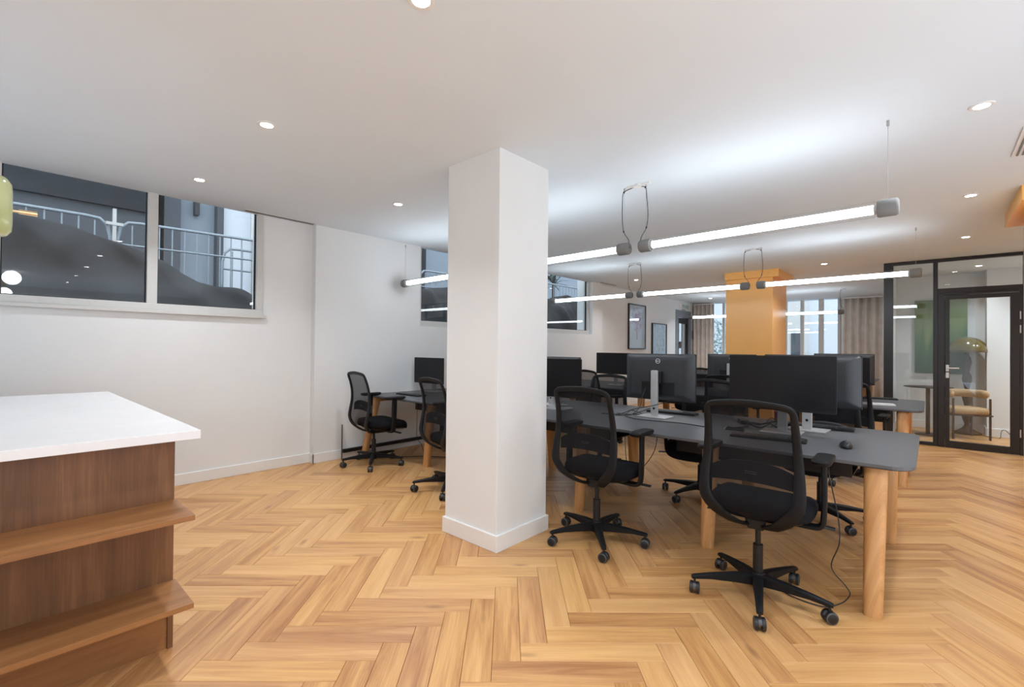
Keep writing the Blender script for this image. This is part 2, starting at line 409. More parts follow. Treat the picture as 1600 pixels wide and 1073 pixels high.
left_window('window_1', W1, [.965])
left_window('window_2', W2, [4.86])
left_window('window_3', W3, [6.72])
# slot diffusers in the ceiling by the window wall
for x0, x1, y, lab in ((1.68, 2.40, 5.13, 'thin grey slot air vent in the ceiling beside the two-pane window'), (8.30, 8.95, 5.02, 'thin grey slot air vent in the ceiling before the framed pictures')):
    s = thing('slot_vent', lab, 'air vent', ((x0+x1)/2, y, cz(y)-.004)); L = (x1-x0)/2
    B(-L, L, -.028, .028, -.004, .003).build('vent_frame', M['alu'], s)
    B(-L+.012, L-.012, -.016, -.003, -.006, -.003).build('slot', M['cord'], s); B(-L+.012, L-.012, .003, .016, -.006, -.003).build('slot', M['cord'], s)
s = thing('ceiling_grille', 'white slatted air grille in the ceiling at the right edge of the photo', 'air vent', (4.22, -.53, CZ-.002))
B(-.27, .27, -.13, .13, -.008, .001).build('grille_frame', M['skirt'], s, bevel=.002)
for k in range(9): B(-.25, .25, -.108+k*.026, -.098+k*.026, -.013, -.007).build('slat', M['knit'], s)

# black steel glass partition with door
part = struct('wall_partition')
X0, X1 = 8.83, 8.90
def pb(name, y0, y1, z0, z1, mat='blackmetal', x0=X0, x1=X1, parent=part, bev=.003):
    return B(x0, x1, y0, y1, z0, z1).build(name, M[mat], parent, bevel=bev)
pb('post', .40, .51, 0, 2.62); pb('post', -.085, -.035, 0, 2.58)
pb('post', -.955, -.895, 0, 2.58); pb('top_rail', -3.1, .40, 2.575, 2.62); pb('bottom_rail', -.035, .40, 0, .045)
pb('transom', -.895, -.085, 2.135, 2.20)
pb('pane', -.035, .40, .045, 2.575, 'glass', 8.862, 8.868, bev=0); pb('pane', -.895, -.085, 2.20, 2.575, 'glass', 8.862, 8.868, bev=0)
pb('bottom_rail', -3.1, -.955, 0, .045); pb('pane', -3.1, -.955, .045, 2.575, 'glass', 8.862, 8.868, bev=0)
door = struct('door_1')
m = MB().box(8.825, 8.89, -.155, -.085, .0, 2.135).box(8.825, 8.89, -.895, -.865, 0, 2.135).box(8.825, 8.89, -.865, -.155, 2.105, 2.135)
m.build('door_frame', M['blackmetal'], door, bevel=.003)
m = MB().box(8.815, 8.87, -.205, -.157, .006, 2.10).box(8.815, 8.87, -.862, -.78, .006, 2.10).box(8.815, 8.87, -.78, -.205, 2.045, 2.10).box(8.815, 8.87, -.78, -.205, .006, .095)
leaf = m.build('door_leaf', M['blackmetal'], door, bevel=.003)
B(8.84, 8.847, -.78, -.205, .095, 2.045).build('pane', M['glass'], leaf)
h = MB(); h.box(8.805, 8.816, -.198, -.166, 1.05, 1.14); h.box(8.805, 8.816, -.198, -.166, .96, 1.035)
h.cyl((8.815, -.182, 1.095), (8.765, -.182, 1.095), .010); h.cyl((8.768, -.176, 1.095), (8.768, -.30, 1.095), .009)
h.build('door_handle', M['silver'], leaf, smooth=True, bevel=.001)
B(8.826, 8.834, -.152, -.148, .98, 1.16).build('strike_plate', M['silver'], door)
for z in (.28, 1.62, 1.80): MB().cyl((8.812, -.868, z-.05), (8.812, -.868, z+.05), .007).build('hinge', M['silver'], door, smooth=True)

# far window wall
fwb = MB(); X = 14.0
fwb.box(X, X+.25, .4, 1.64, -.1, 2.8).box(X, X+.25, 1.64, 5.5, -.1, .35).box(X, X+.25, 4.75, 5.5, .35, 2.8)
fwb.build('wall_far', M['white'], kind='structure')
s = struct('window_4')
for a, b_ in ((1.64, 1.70), (1.99, 2.10), (2.42, 2.50), (2.80, 2.86), (3.5, 3.56), (4.37, 4.43), (4.69, 4.75)):
    B(X-.02, X+.06, a, b_, .35, 2.72).build('mullion', M['alu'], s, bevel=.004)
B(X-.02, X+.06, 1.64, 4.75, .35, .42).build('window_sill', M['alu'], s, bevel=.004)
for a, b_ in ((1.70, 1.99), (2.10, 2.42), (2.50, 2.80), (2.86, 3.5), (3.56, 4.37), (4.43, 4.69)):
    B(X+.02, X+.028, a, b_, .42, 2.72).build('pane', M['glass'], s)

# door in the left wall, far end
d2 = struct('door_2')
m = MB().box(12.62, 12.80, YW-.015, YW+.1, 0, 2.42).box(13.54, 13.72, YW-.015, YW+.1, 0, 2.42).box(12.80, 13.54, YW-.015, YW+.1, 2.22, 2.42)
m.build('door_frame', M['bluegrey'], d2, bevel=.004)
m = MB().box(12.80, 12.88, YW, YW+.05, 0, 2.2).box(13.46, 13.54, YW, YW+.05, 0, 2.2).box(12.88, 13.46, YW, YW+.05, 2.05, 2.2).box(12.88, 13.46, YW, YW+.05, 0, .25)
lf = m.build('door_leaf', M['blackmetal'], d2, bevel=.003)
B(12.88, 13.46, YW+.02, YW+.027, .25, 2.05).build('pane', M['glass'], lf)
B(13.10, 13.16, YW-.03, YW+.01, .9, 2.0).build('pull_bar', M['silver'], lf, bevel=.004)
B(12.4, 14.0, YW+.6, YW+.7, -.1, 2.6).build('wall_porch', M['ext_dark'], kind='structure')

# ------------------------------------------------------------------ outside
B(-3, 14.3, YW+.28, 30, 1.35, 1.55).build('ground_street', M['asphalt'], kind='structure')
bld = thing('street_building', 'pale building with dark bays beyond the street barriers', 'building', (0, 11, 1.55))
def ebox(name, mat, x0, x1, z0, z1, y0=0., y1=.6, parent=bld): return B(x0, x1, y0, y1, z0-1.55, z1-1.55).build(name, M[mat], parent)
ebox('dark_wall', 'ext_dark', -3, 2.02, 3.76, 7, -.2); ebox('lower_band', 'ext_mid', -3, 2.02, 1.55, 3.76, -.1)
ebox('door_bay', 'ext_dark', 2.02, 2.2, 1.55, 7, .3, .7); ebox('grey_pier', 'ext_mid', 2.2, 2.47, 1.55, 7)
ebox('pale_wall', 'ext_blue', 2.47, 3.18, 1.55, 7, .2, .7); ebox('grey_pier', 'ext_mid', 3.10, 3.22, 1.55, 7, 0, .5); ebox('bright_wall', 'ext_pale', 3.22, 3.9, 1.55, 7, .1, .7); ebox('pale_wall', 'ext_blue', 3.9, 7.6, 1.55, 7, .1, .7)
ebox('dark_bay', 'ext_dark', 7.6, 8.4, 1.55, 7, -.1, .7); ebox('pale_wall', 'ext_blue', 8.4, 24, 1.55, 7, .1, .7)
ebox('white_pipe', 'alu', 3.73, 3.79, 1.55, 7, -.06, 0.0); ebox('wall_lamp', 'blackmetal', 2.72, 2.80, 3.95, 4.25, .05, .2)

def tarp(name, label, xs, ridge, y0, yr, y1, zb=1.56):
    mb = MB(); nx = 110; rows = 22; rings = []
    for j in range(rows+1):
        tt = j/rows
        row = []
        for i in range(nx+1):
            x = xs[0]+(xs[-1]-xs[0])*i/nx
            for k in range(len(xs)-1):
                if xs[k] <= x <= xs[k+1]: zr = ridge[k]+(ridge[k+1]-ridge[k])*(x-xs[k])/(xs[k+1]-xs[k]); break
            if tt < .7: s_ = tt/.7; y = y0+(yr-y0)*s_; z = zb+(zr-zb)*math.sin(s_*PI/2)**.8
            else: s_ = (tt-.7)/.3; y = yr+(y1-yr)*s_; z = zr-(zr-zb)*s_**1.5
            fo = math.sin(tt*PI)**.7; z += (.03*math.sin(x*9+4*tt)*(.5+.5*math.sin(x*3.1))+.02*abs(math.sin(x*5.3-7*tt+1))-.01)*fo; y += (.07*math.sin(x*7+tt*5)+.06*abs(math.sin(x*3.7+6*tt))+.03*math.sin(x*17-9*tt)+.05*abs(math.sin(x*2.3-5*tt+.6))**3)*fo
            row.append((x, y, max(z, zb)))
        rings.append(row)
    n = nx+1
    for r in rings: mb.v += r
    for j in range(rows):
        for i in range(nx): a = j*n+i; mb.f.append((a, a+1, a+n+1, a+n))
    o = mb.build(name, M['tarp'], smooth='all')
    sm = o.modifiers.new('thick', 'SOLIDIFY'); sm.thickness = .012
    return tag(o, label, 'tarp')
tarp('grey_tarp', 'rumpled dark grey tarpaulin heaped outside the two-pane window', [-1.4, .15, .40, .68, .86, 1.29, 1.67, 2.28, 2.75], [2.60, 2.62, 2.55, 2.48, 2.45, 2.28, 2.08, 1.98, 1.9], 5.75, 6.6, 7.1)
tarp('grey_tarp', 'grey tarpaulin heaped outside the windows beyond the white pillar', [3.6, 4.9, 5.6, 7.4, 8.7, 9.2, 9.9, 10.3, 10.8], [2.2, 2.32, 2.42, 2.4, 2.45, 2.6, 2.5, 2.2, 1.9], 5.75, 6.6, 7.1)
def barrier(x0, x1, y, zt, zb, label, slope=0.0, gap=.135):
    s = thing('crowd_barrier', label, 'barrier', (x0, y, 1.55)); L = x1-x0; zt -= 1.55; zb -= 1.55
    r = .22; fr = [(0, 0, .02), (0, 0, zt-r), (.03, 0, zt-.08), (.1, 0, zt-.01), (.22, 0, zt), (L-.22, 0, zt+slope), (L-.1, 0, zt+slope-.01), (L-.03, 0, zt+slope-.08), (L, 0, zt+slope-r), (L, 0, .02)]
    MB().sweep(fr, (.019, .019), n=8, hint=(0, 1, 0)).build('tube_frame', M['galv'], s, smooth=True)
    MB().cyl((0, 0, zb), (L, 0, zb+slope), .013).build('rail', M['galv'], s, smooth=True)
    MB().cyl((0, 0, .15), (L, 0, .15), .013).build('rail', M['galv'], s, smooth=True)
    n = int(L/gap); pr_ = None
    for k in range(1, n):
        x = L*k/n; top = zt+slope*x/L-.01
        b_ = MB().cyl((0, 0, .15), (0, 0, top if .2 < x < L-.2 else top-.03), .0085, n=8).build('bar', M['galv'], s, smooth=True); b_.location = (x, 0, 0)
    return s
barrier(-1.6, .95, 7.4, 2.83, 2.45, 'galvanised crowd barrier behind the left pane, its round end beside a white cross post')
barrier(1.02, 2.95, 7.4, 2.83, 2.54, 'galvanised crowd barrier crossing both panes of the near window', .03)
barrier(2.3, 4.2, 7.9, 2.78, 2.46, 'galvanised crowd barrier standing further back at the near window right side')
barrier(5.55, 7.6, 7.4, 2.82, 2.5, 'galvanised crowd barrier outside the window left of the white pillar')
barrier(9.2, 11.15, 7.4, 3.0, 2.6, 'galvanised crowd barrier outside the window right of the white pillar')
s = thing('cross_post', 'small white metal cross-shaped post sticking up between two barriers outside', 'post', (.98, 7.35, 1.55))
B(-.017, .017, -.02, .02, 0, 1.40).build('upright', M['alu'], s); B(-.08, .08, -.03, .01, 1.20, 1.235).build('cross_bar', M['alu'], s)
# palm-like plant outside window 3
s = thing('outdoor_plant', 'dark spiky palm-like plant outside the window right of the white pillar', 'plant', (10.75, 8.05, 1.55))
MB().cyl((0, 0, 0), (0, 0, 1.85), .05, .04).build('stem', M['darkwood'], s, smooth=True)
for k in range(34):
    a = random.uniform(0, 2*PI); el = random.uniform(-.3, 1.3); L = random.uniform(.45, .75); z0 = random.uniform(1.5, 1.95)
    d = Vector((math.cos(a)*math.cos(el), math.sin(a)*math.cos(el), math.sin(el))); pts = [Vector((0, 0, z0))+d*L*q-Vector((0, 0, .25*L*q*q)) for q in (0, .33, .66, 1)]
    MB().sweep(pts, [(.012, .003), (.035, .003), (.025, .003), (.003, .002)], n=4).build('leaf', M['leaf'], s)
# facade and shrub beyond the far windows
s = thing('opposite_facade', 'pale facade with panelled wall seen through the far windows', 'building', (19.0, 0, 0))
B(0, .4, -1, 10.5, -.2, 5).build('pale_wall', M['ext_pale'], s); B(-.3, 0, 3.15, 3.75, -.2, 5).build('grey_pier', M['alu'], s); B(-.33, -.3, 3.28, 3.62, .9, 1.95).build('panel', M['ext_mid'], s)
B(14.25, 19.4, -1, 10.5, -.3, -.2).build('ground_yard', M['ext_pale'], kind='structure')
s = thing('yard_shrub', 'bluish shrub with small leaves outside the far window left of the orange column', 'plant', (15.3, 4.95, -.2))
MB().cyl((0, 0, 0), (0, 0, 1.2), .03, .02).build('stem', M['darkwood'], s)
lm = MB()
for k in range(900):
    c = Vector((random.gauss(0, .25), random.gauss(0, .45), random.uniform(.5, 2.45))); n1 = Vector([random.gauss(0, 1) for _ in range(3)]).normalized(); n2 = n1.orthogonal().normalized()*.035; n1 = n1*.06
    i = len(lm.v); lm.v += [c-n1, c+n2, c+n1, c-n2]; lm.f.append((i, i+1, i+2, i+3))
lm.build('foliage', plain('pale_leaf', srgb(140, 165, 160), .7, var=.3), s, kind='stuff')

# ------------------------------------------------------------------ ceiling lights
dl_proto = None
DL = [(1.06, 1.423, 'ceiling spotlight cut by the top edge of the photo'), (1.07, 2.916, 'ceiling spotlight left of centre, above the kitchen island end'), (1.116, 4.43, 'ceiling spotlight nearest the two-pane window'), (2.502, 3.672, 'ceiling spotlight just left of the white pillar top'),
      (3.472, -.203, 'ceiling spotlight at top right, largest of the right-hand three'), (5.409, -.253, 'middle ceiling spotlight of the right-hand three'), (7.335, -.302, 'ceiling spotlight nearest the top of the black glass partition'), (8.313, 1.178, 'ceiling spotlight between orange column and black partition'),
      (8.33, 4.242, 'ceiling spotlight above the framed pictures'), (12.502, 4.263, 'farthest small ceiling spotlight, beside the beige curtain left of the orange column'),
      (9.9, -.55, 'front ceiling spotlight inside the glass office'), (9.9, -1.9, 'rear ceiling spotlight inside the glass office')]
back = [(1.07, -.1), (1.07, -1.6), (1.07, -3.1), (5.4, -2.6), (7.3, -2.2), (-1.4, 1.4), (-1.4, 3.6), (-1.4, -1.0), (-1.4, -3.2), (-3.0, 0.4), (10.4, 2.35), (12.3, 2.9), (11.2, 2.55), (9.5, -1.4), (10.0, -2.4), (9.4, -2.3)]  # added spotlights out of view, brightening the room, far end and office
ld = bpy.data.lights.new('spot_beam', 'AREA'); ld.shape = 'DISK'; ld.size = .11; ld.spread = math.radians(125); ld.energy = LAMP_W; ld.color = (.90, .95, 1)
def downlight(x, y, lab, first):
    global dl_proto
    z = cz(y)
    if first:
        s = thing('ceiling_spotlight', lab, 'ceiling light', (x, y, z), 0, 'recessed ceiling spotlights')
        MB().skin([[(r*math.cos(2*PI*k/24), r*math.sin(2*PI*k/24), z) for k in range(24)] for r, z in ((.034, -.004), (.047, -.006), (.052, -.004), (.052, .002), (.034, .002))], closed=True).build('trim_ring', M['skirt'], s, smooth=True)
        MB().lathe([(.036, -.003), (.036, .0015)], n=20).build('lens', M['lamp'], s)
        l = bpy.data.objects.new('spot_beam', ld); COL.objects.link(l); l.parent = s; l.location = (0, 0, -.012)
        dl_proto = s
    else: s = dup(dl_proto, (x, y, z), 0, lab)
    return s
for i, (x, y, lab) in enumerate(DL): downlight(x, y, lab, i == 0)
for x, y in back: downlight(x, y, 'added ceiling spotlight out of view, brightening the room', False)
# ceiling globes behind the camera: seen only as reflections in the near window
for i, (x, y, z, r) in enumerate(((.24, -1.85, 2.50, .125), (.16, -3.1, 2.30, .12))):
    s = thing('globe_lamp', 'glowing white globe lamp reflected in the near window, %s of the two' % ('upper' if i == 0 else 'lower'), 'ceiling light', (x, y, 2.62))
    MB().lathe([(.001, z-2.62-r)]+[(r*math.sin(a), z-2.62-r*math.cos(a)) for a in [PI*k/14 for k in range(1, 14)]]+[(.001, z-2.62+r)], n=28).build('globe', M['globe'], s, smooth='all')
    MB().cyl((0, 0, z-2.62+r-.01), (0, 0, 0), .03).build('stem', M['brass'], s, smooth=True)

def tube_light(name, p0, p1, lab, ends, group):
    """p0 the right (low y) end, p1 the left end"""
    a, b_ = Vector(p0), Vector(p1); d = (b_-a); L = d.length; d.normalize()
    s = thing('tube_pendant', lab, 'pendant light', a, 0, group)
    rot = math.atan2(d.y, d.x)
    s.rotation_euler = (0, 0, rot)
    zc = CZ-a.z
    MB().cyl((.10, 0, 0), (L-.10, 0, 0), .026, n=14).build('led_rod', M['tube'], s, smooth=True)
    MB().skin([[(x, .046*math.cos(2*PI*k/24), .046*math.sin(2*PI*k/24)) for k in range(24)] for x in (.075, L-.075)], cap0=False, cap1=False).build('glass_sleeve', M['clear'], s, smooth=True)
    for x, sg in ((0, 1), (L, -1)):
        MB().sweep([(x, 0, 0), (x+sg*.004, 0, 0), (x+sg*.012, 0, 0), (x+sg*.088, 0, 0), (x+sg*.096, 0, 0)], [(.036, .036), (.044, .044), (.049, .049), (.049, .049), (.046, .046)], n=24).build('end_cap', M['knit'], s, smooth=True)
        MB().cyl((x+sg*.096, 0, 0), (x+sg*.112, 0, 0), .030).build('cap_collar', M['alu'], s, smooth=True)
        MB().cyl((x+sg*.05, 0, .049), (x+sg*.05, 0, zc-.012), .0011, n=6).build('suspension_wire', M['steel'], s)
        MB().cyl((x+sg*.05, 0, zc-.03), (x+sg*.05, 0, zc+.002), .007, n=10).build('ceiling_fixing', M['steel'], s)
    for e in ends:
        x, sg = (0, 1) if e == 0 else (L, -1)
        q = x-sg*.038
        pts = spline([(q, 0, zc-.004), (q+sg*.02, 0, zc-.012), (x+sg*.05, .01, zc-.035), (x+sg*.062, .01, zc-.11), (x+sg*.068, 0, zc-.25), (x+sg*.055, 0, zc-.35), (x+sg*.012, 0, zc-.42), (x+sg*.004, 0, .025), (x-sg*.004, 0, .0)], 5)
        MB().sweep(pts, (.0032, .0032), n=6, hint=(0, 1, 0)).build('power_cord', M['cord'], s, smooth=True)
        for kk in (10, 25): MB().cyl(pts[kk]-Vector((0, 0, .007)), pts[kk]+Vector((0, 0, .007)), .006, n=8).build('cord_clip', M['blackcord'], s)
def row(xf, z, segs, words, grp, cords):
    for k, (y0, y1) in enumerate(segs): tube_light('tube', (xf(y0), y0, z), (xf(y1), y1, z), words[k], cords[k], grp)
row(lambda y: 3.358+.036*(y-.127), 2.128, ((.127, 1.71), (1.80, 3.385), (3.475, 5.06)), ('nearest glowing tube pendant, long one hanging over the front desk at right', 'glowing tube pendant of the front row whose left part is behind the white pillar', 'glowing tube pendant of the front row sticking out left of the white pillar'), 'tube pendants over the front desk', ([1], [0, 1], [0]))
row(lambda y: 6.467+.03*(y-.1), 2.145, ((.06, 1.645), (1.735, 3.32), (3.41, 4.995)), ('glowing tube pendant of the second row ending before the black partition', 'middle glowing tube pendant of the second row, crossing in front of the orange column', 'glowing tube pendant of the second row starting beside the white pillar'), 'tube pendants over the second desk', ([1], [0, 1], [0]))
row(lambda y: 11.79+.02*y, 2.13, ((1.33, 2.91), (3.0, 4.58)), ('far glowing tube pendant right of the orange column', 'far glowing tube pendant hidden behind the orange column'), 'tube pendants over the far desk', ([0], [0]))
for x, y, lab in ((3.40, 1.72, 'white ceiling bracket feeding the two front tube pendants'), (6.52, 1.69, 'white ceiling bracket feeding tube pendants before the orange column'), (6.56, 3.37, 'white ceiling bracket feeding tube pendants near the framed pictures')):
    s = thing('ceiling_bracket', lab, 'bracket', (x, y, CZ-.001)); B(-.012, .012, -.10, .10, -.012, .004).build('bracket_bar', M['skirt'], s, bevel=.002); MB().lathe([(.02, -.022), (.03, -.018), (.03, .003)], n=16).build('canopy', M['skirt'], s, smooth=True)

# green pendant over the island
s = thing('glass_pendant', 'pale green glass cylinder pendant with brass knob at the left edge', 'pendant light', (-.052, 2.38, 1.785))
R = .098; pr_ = [(.001, .105), (.06, .105), (.085, .098), (.096, .08), (R, .055), (R, -.055), (.096, -.08), (.085, -.095), (.06, -.10), (.001, -.10)]
MB().lathe(pr_[::-1], n=32).build('glass_shade', M['celadon'], s, smooth='all')
MB().lathe([(.001, -.215), (.05, -.215), (.06, -.205), (.062, -.10), (.001, -.099)], n=28).build('lower_shade', M['opal'], s, smooth=True)
k = MB(); k.cyl((.094, 0, -.005), (.112, 0, -.005), .005); k.cyl((.112, 0, -.005), (.158, 0, -.005), .008, .0095); k.build('brass_knob', M['brass'], s, smooth=True)
MB().cyl((0, 0, .105), (0, 0, cz(2.38)-1.80), .004).build('stem', M['brass'], s); MB().lathe([(.05, cz(2.38)-1.83), (.055, cz(2.38)-1.799)], n=20).build('canopy', M['brass'], s)

# ------------------------------------------------------------------ kitchen island
s = thing('kitchen_island', 'brown oak kitchen island with two open front shelves at the lower left', 'kitchen island', (.547, 2.473, 0))
B(-3.0, 0, 0, .018, .018, .912).build('front_panel', M['walnut_v'], s)
B(-.0195, 0.0005, -.012, .0, 0, .27).build('end_post', M['walnut_v'], s, bevel=.001)
B(-.018, 0, .018, 1.75, 0, .912).build('end_panel', M['walnut_v'], s)
B(-3.0, -.020, -.002, .0, .0, .27).build('plinth_panel', M['walnut_x'], s)
B(-3.0, 0, 1.73, 1.75, 0, .912).build('rear_panel', M['walnut_v'], s)
for z in (.64, .29): B(-3.0, .008, -.285, -.0005, z-.021, z).build('shelf', M['walnut_x'], s, bevel=.001)
tag(B(-3.0, .615, 2.36, 4.76, .9125, .95).build('worktop', M['quartz'], bevel=.002), 'white stone worktop lying on the oak kitchen island', 'worktop')

# ------------------------------------------------------------------ bench desks
def bench(loc, L, D, legs, lab):
    s = thing('bench_desk', lab, 'desk', loc, 0)
    MB().prism(rrect(0, D, 0, L, .11, 8), .722, .740).build('desk_top', M['linoleum'], s, bevel=.0015)
    MB().prism(rrect(.012, D-.012, .012, L-.012, .10, 8), .7165, .7222).build('edge_underside', M['blackplastic'], s)
    for k, y in enumerate(legs):
        end = k in (0, len(legs)-1)
        i0, i1 = (.0, D) if end else (.16, D-.16)
        B(i0+.10, i1-.10, y-.02, y+.02, .655, .7165).build('crossbar', M['oakleg'], s, bevel=.006)
        for sg, xe in ((1, i0), (-1, i1)):
            xt, xb = xe+sg*.095, xe+sg*(.02 if end else .03)
            xb = xe-sg*.075 if end and sg == 1 else xb
            if end and sg == -1: xb, xt = D-.20, D-.14
            lp = MB(); rings = []
            for tt in (0, .02, .5, 1):
                z = .716*tt; cx = xb+(xt-xb)*tt; ax = (.034+.012*tt)*(.96 if tt == 0 else 1); ay = (.040+.012*tt)*(.96 if tt == 0 else 1)
                rings.append([(cx+ax*math.copysign(abs(math.cos(q))**.75, math.cos(q)), y+ay*math.copysign(abs(math.sin(q))**.75, math.sin(q)), z) for q in [2*PI*j/20 for j in range(20)]])
            lp.skin(rings).build('leg', M['oakleg'], s, smooth=True)
    for y in (L*.17, L*.5, L*.83):
        tr = MB().box(D/2-.16, D/2+.16, y-.55, y+.55, .54, .546).box(D/2-.16, D/2-.154, y-.55, y+.55, .546, .68).box(D/2+.154, D/2+.16, y-.55, y+.55, .546, .68)
        for yy in (y-.5, y+.5): tr.box(D/2-.16, D/2-.15, yy-.015, yy+.015, .66, .7165).box(D/2+.15, D/2+.16, yy-.015, yy+.015, .66, .7165)
        tr.build('cable_tray', M['blackmetal'], s)
    return s
bench((3.03, .05, 0), 5.03, 1.34, [.16, 1.06, 2.08, 3.07, 4.08, 4.93], 'long charcoal-topped bench desk with round oak legs, nearest one, behind the white pillar')
bench((6.05, .04, 0), 5.0, 1.33, [.16, 1.06, 2.08, 3.07, 4.08, 4.90], 'second charcoal-topped bench desk, behind the front one')
bench((11.2, .78, 0), 4.0, 1.3, [.16, 1.3, 2.6, 3.86], 'farthest charcoal bench desk, seen beside the black partition post')

# ------------------------------------------------------------------ task chairs
def chair(loc, rz, lab, star, armz=.74, lift=0., grp=None):
    s = thing('task_chair', lab, 'chair', loc, rz, grp)
    # five-star base with casters
    hb = MB(); hb.lathe([(.028, .062), (.034, .07), (.036, .125), (.03, .14)], n=16)
    for k in range(5):
        a = 2*PI*k/5; c, sn = math.cos(a), math.sin(a)
        f_ = lambda r, y, z: (c*r-sn*y, sn*r+c*y, z)
        rings = []
        for r, w, z0, z1 in ((.02, .026, .075, .132), (.12, .022, .082, .126), (.24, .018, .086, .112), (.325, .015, .080, .099), (.338, .012, .080, .094)):
            rings.append([f_(r, -w, z0), f_(r, w, z0), f_(r, w, z1-.006), f_(r, w*.55, z1), f_(r, -w*.55, z1), f_(r, -w, z1-.006)])
        hb.skin(rings)
    base = hb.build('star_base', M['chairframe'], s, smooth=True); base.rotation_euler = (0, 0, math.radians(star)-rz)
    key = 'caster'
    for k in range(5):
        a = 2*PI*k/5
        cb_ = MB(); cb_.cyl((0, 0, .055), (0, 0, .085), .0065, n=8)
        for sy in (-1, 1):
            cb_.sweep([(0, sy*.008, .030), (0, sy*.010, .030), (0, sy*.022, .030), (0, sy*.026, .030)], [(.030, .030), (.0305, .0305), (.0305, .0305), (.024, .024)], n=18)
        cb_.skin([[(.024*math.cos(q), yy, .033+.026*math.sin(q)) for q in [PI*j/8 for j in range(9)]]+[(-.02, yy, .028)] for yy in (-.0075, .0075)])
        if s.get('x'): pass
        co = cb_.build('caster', M['rubber'], base, smooth=True); co.location = (.322*math.cos(a), .322*math.sin(a), 0); co.rotation_euler = (0, 0, random.uniform(0, PI))
    g = MB(); g.cyl((0, 0, .12), (0, 0, .285), .0245, n=16); g.cyl((0, 0, .285), (0, 0, .41+lift), .014, n=14); g.build('gas_lift', M['blackplastic'], s, smooth=True)
    U = (0, 0, lift); V = (.07, 0, lift)
    m = MB(); m.skin([[(x, y*w, z) for x, y, z in ((-.06, -.045, z0), (.19, -.06, z0), (.19, .06, z0), (-.06, .045, z0))] for z0, w in ((.352, .8), (.368, 1.), (.405, 1.15))])
    m.build('tilt_mechanism', M['blackplastic'], s, bevel=.006, loc=U)
    m = MB(); m.cyl((.12, -.05, .385), (.13, -.26, .385), .007); m.sweep([(.13, -.25, .385), (.145, -.325, .380)], [(.022, .007)]*2, n=10); m.build('lever', M['blackplastic'], s, smooth=True, loc=U)
    m = MB(); m.cyl((.06, .05, .385), (.05, .235, .385), .006); m.sweep([(.05, .225, .385), (.048, .275, .380)], [(.018, .006)]*2, n=10); m.build('lever', M['blackplastic'], s, smooth=True, loc=U)
    # seat
    def sup(sc, z, n=36, top=False):
        out = []
        for k in range(n):
            a = 2*PI*k/n; c, sn = math.cos(a), math.sin(a)
            x = .245*sc*math.copysign(abs(c)**.62, c)+.035; y = .25*sc*math.copysign(abs(sn)**.62, sn)*(1-.06*(x > .1)*(x-.1)/.18)
            dz = -.055*max(0, (x-.10)/.18)**2 if x > .1 else .012*max(0, (-.02-x)/.2)**2
            dz += (-.006*(1-min(1, sc*1.0)**2))*(1 if top else 0)
            out.append((x, y, z+dz))
        return out
    m = MB(); m.skin([sup(.05, .418), sup(.85, .418), sup(.97, .430), sup(1.0, .450), sup(1.0, .474), sup(.965, .496), sup(.88, .508, top=True), sup(.6, .511, top=True), sup(.05, .509, top=True)])
    m.build('seat', M['fabric'], s, smooth='all', loc=V)
    m = MB(); m.skin([sup(.05, .400), sup(.66, .400), sup(.84, .410), sup(.90, .428), sup(.05, .429)]); m.build('seat_shell', M['blackplastic'], s, smooth=True, loc=V)
    # back frame: one loop that runs from under the seat up round the top
    half = [(-.06, .020, .368), (-.12, .050, .372), (-.19, .100, .402), (-.243, .162, .460), (-.258, .212, .532), (-.246, .220, .622), (-.232, .214, .722), (-.236, .207, .820), (-.255, .202, .910), (-.272, .200, .960), (-.283, .197, .990), (-.290, .178, 1.012), (-.294, .125, 1.022), (-.298, .0, 1.030)]
    wid = [.020, .026, .031, .032, .030, .026, .022, .020, .018, .017, .016, .016, .017, .018]
    full = [(x, -y, z) for x, y, z in half]+[(x, y, z) for x, y, z in half[-2::-1]]
    wf = wid+wid[-2::-1]
    P = spline(full, 4); WW = []
    for i in range(len(full)-1):
        for k in range(4): WW.append(wf[i]+(wf[i+1]-wf[i])*k/4)
    WW.append(wf[-1])
    N = []
    def prof_n(z):
        pz = [(q[2], q[0]) for q in half]
        z = min(max(z, .369), 1.029)
        for (za, xa), (zb_, xb_) in zip(pz, pz[1:]):
            if za <= z <= zb_ and zb_ > za:
                v_ = Vector((zb_-za, 0, -(xb_-xa))); return v_.normalized()
        return Vector((1, 0, 0))
    for p in P:
        nn = Vector((0, 0, 0))
        for dz in (-.03, -.015, 0, .015, .03): nn += prof_n(p.z+dz)
        N.append(nn.normalized())
    MB().sweep(P, [(w, .0105) for w in WW], n=12, sq=.7, normals=N).build('back_frame', M['chairframe'], s, smooth=True, loc=V)
    # mesh
    hs = spline(half, 6); rows = []
    for p in hs:
        if p.z > .44 and p.x < -.2: rows.append(p)
    m = MB(); nx = 12; idx = []
    for p in rows:
        idx.append(m.ring([(p.x+.006-.0*(1-abs(q)), p.y*q, p.z+(.0)) for q in [-1+2*j/nx for j in range(nx+1)]]))
    for a_, b2 in zip(idx, idx[1:]):
        for j in range(nx): m.f.append((a_[j], a_[j+1], b2[j+1], b2[j]))
    m.build('mesh_back', M['mesh'], s, smooth='all', loc=V)
    # lumbar support, an arched pad across the frame
    m = MB(); rg = []
    for j in range(13):
        q = -1+2*j/12; y = .205*q; top = .728-.035*q*q-.016*q**4; bot = .622-.018*q*q
        rg.append([(-.216+.012*q*q, y, bot), (-.206+.012*q*q, y, bot+.008), (-.204+.012*q*q, y, top-.008), (-.212+.012*q*q, y, top), (-.221+.012*q*q, y, top), (-.224+.012*q*q, y, bot)])
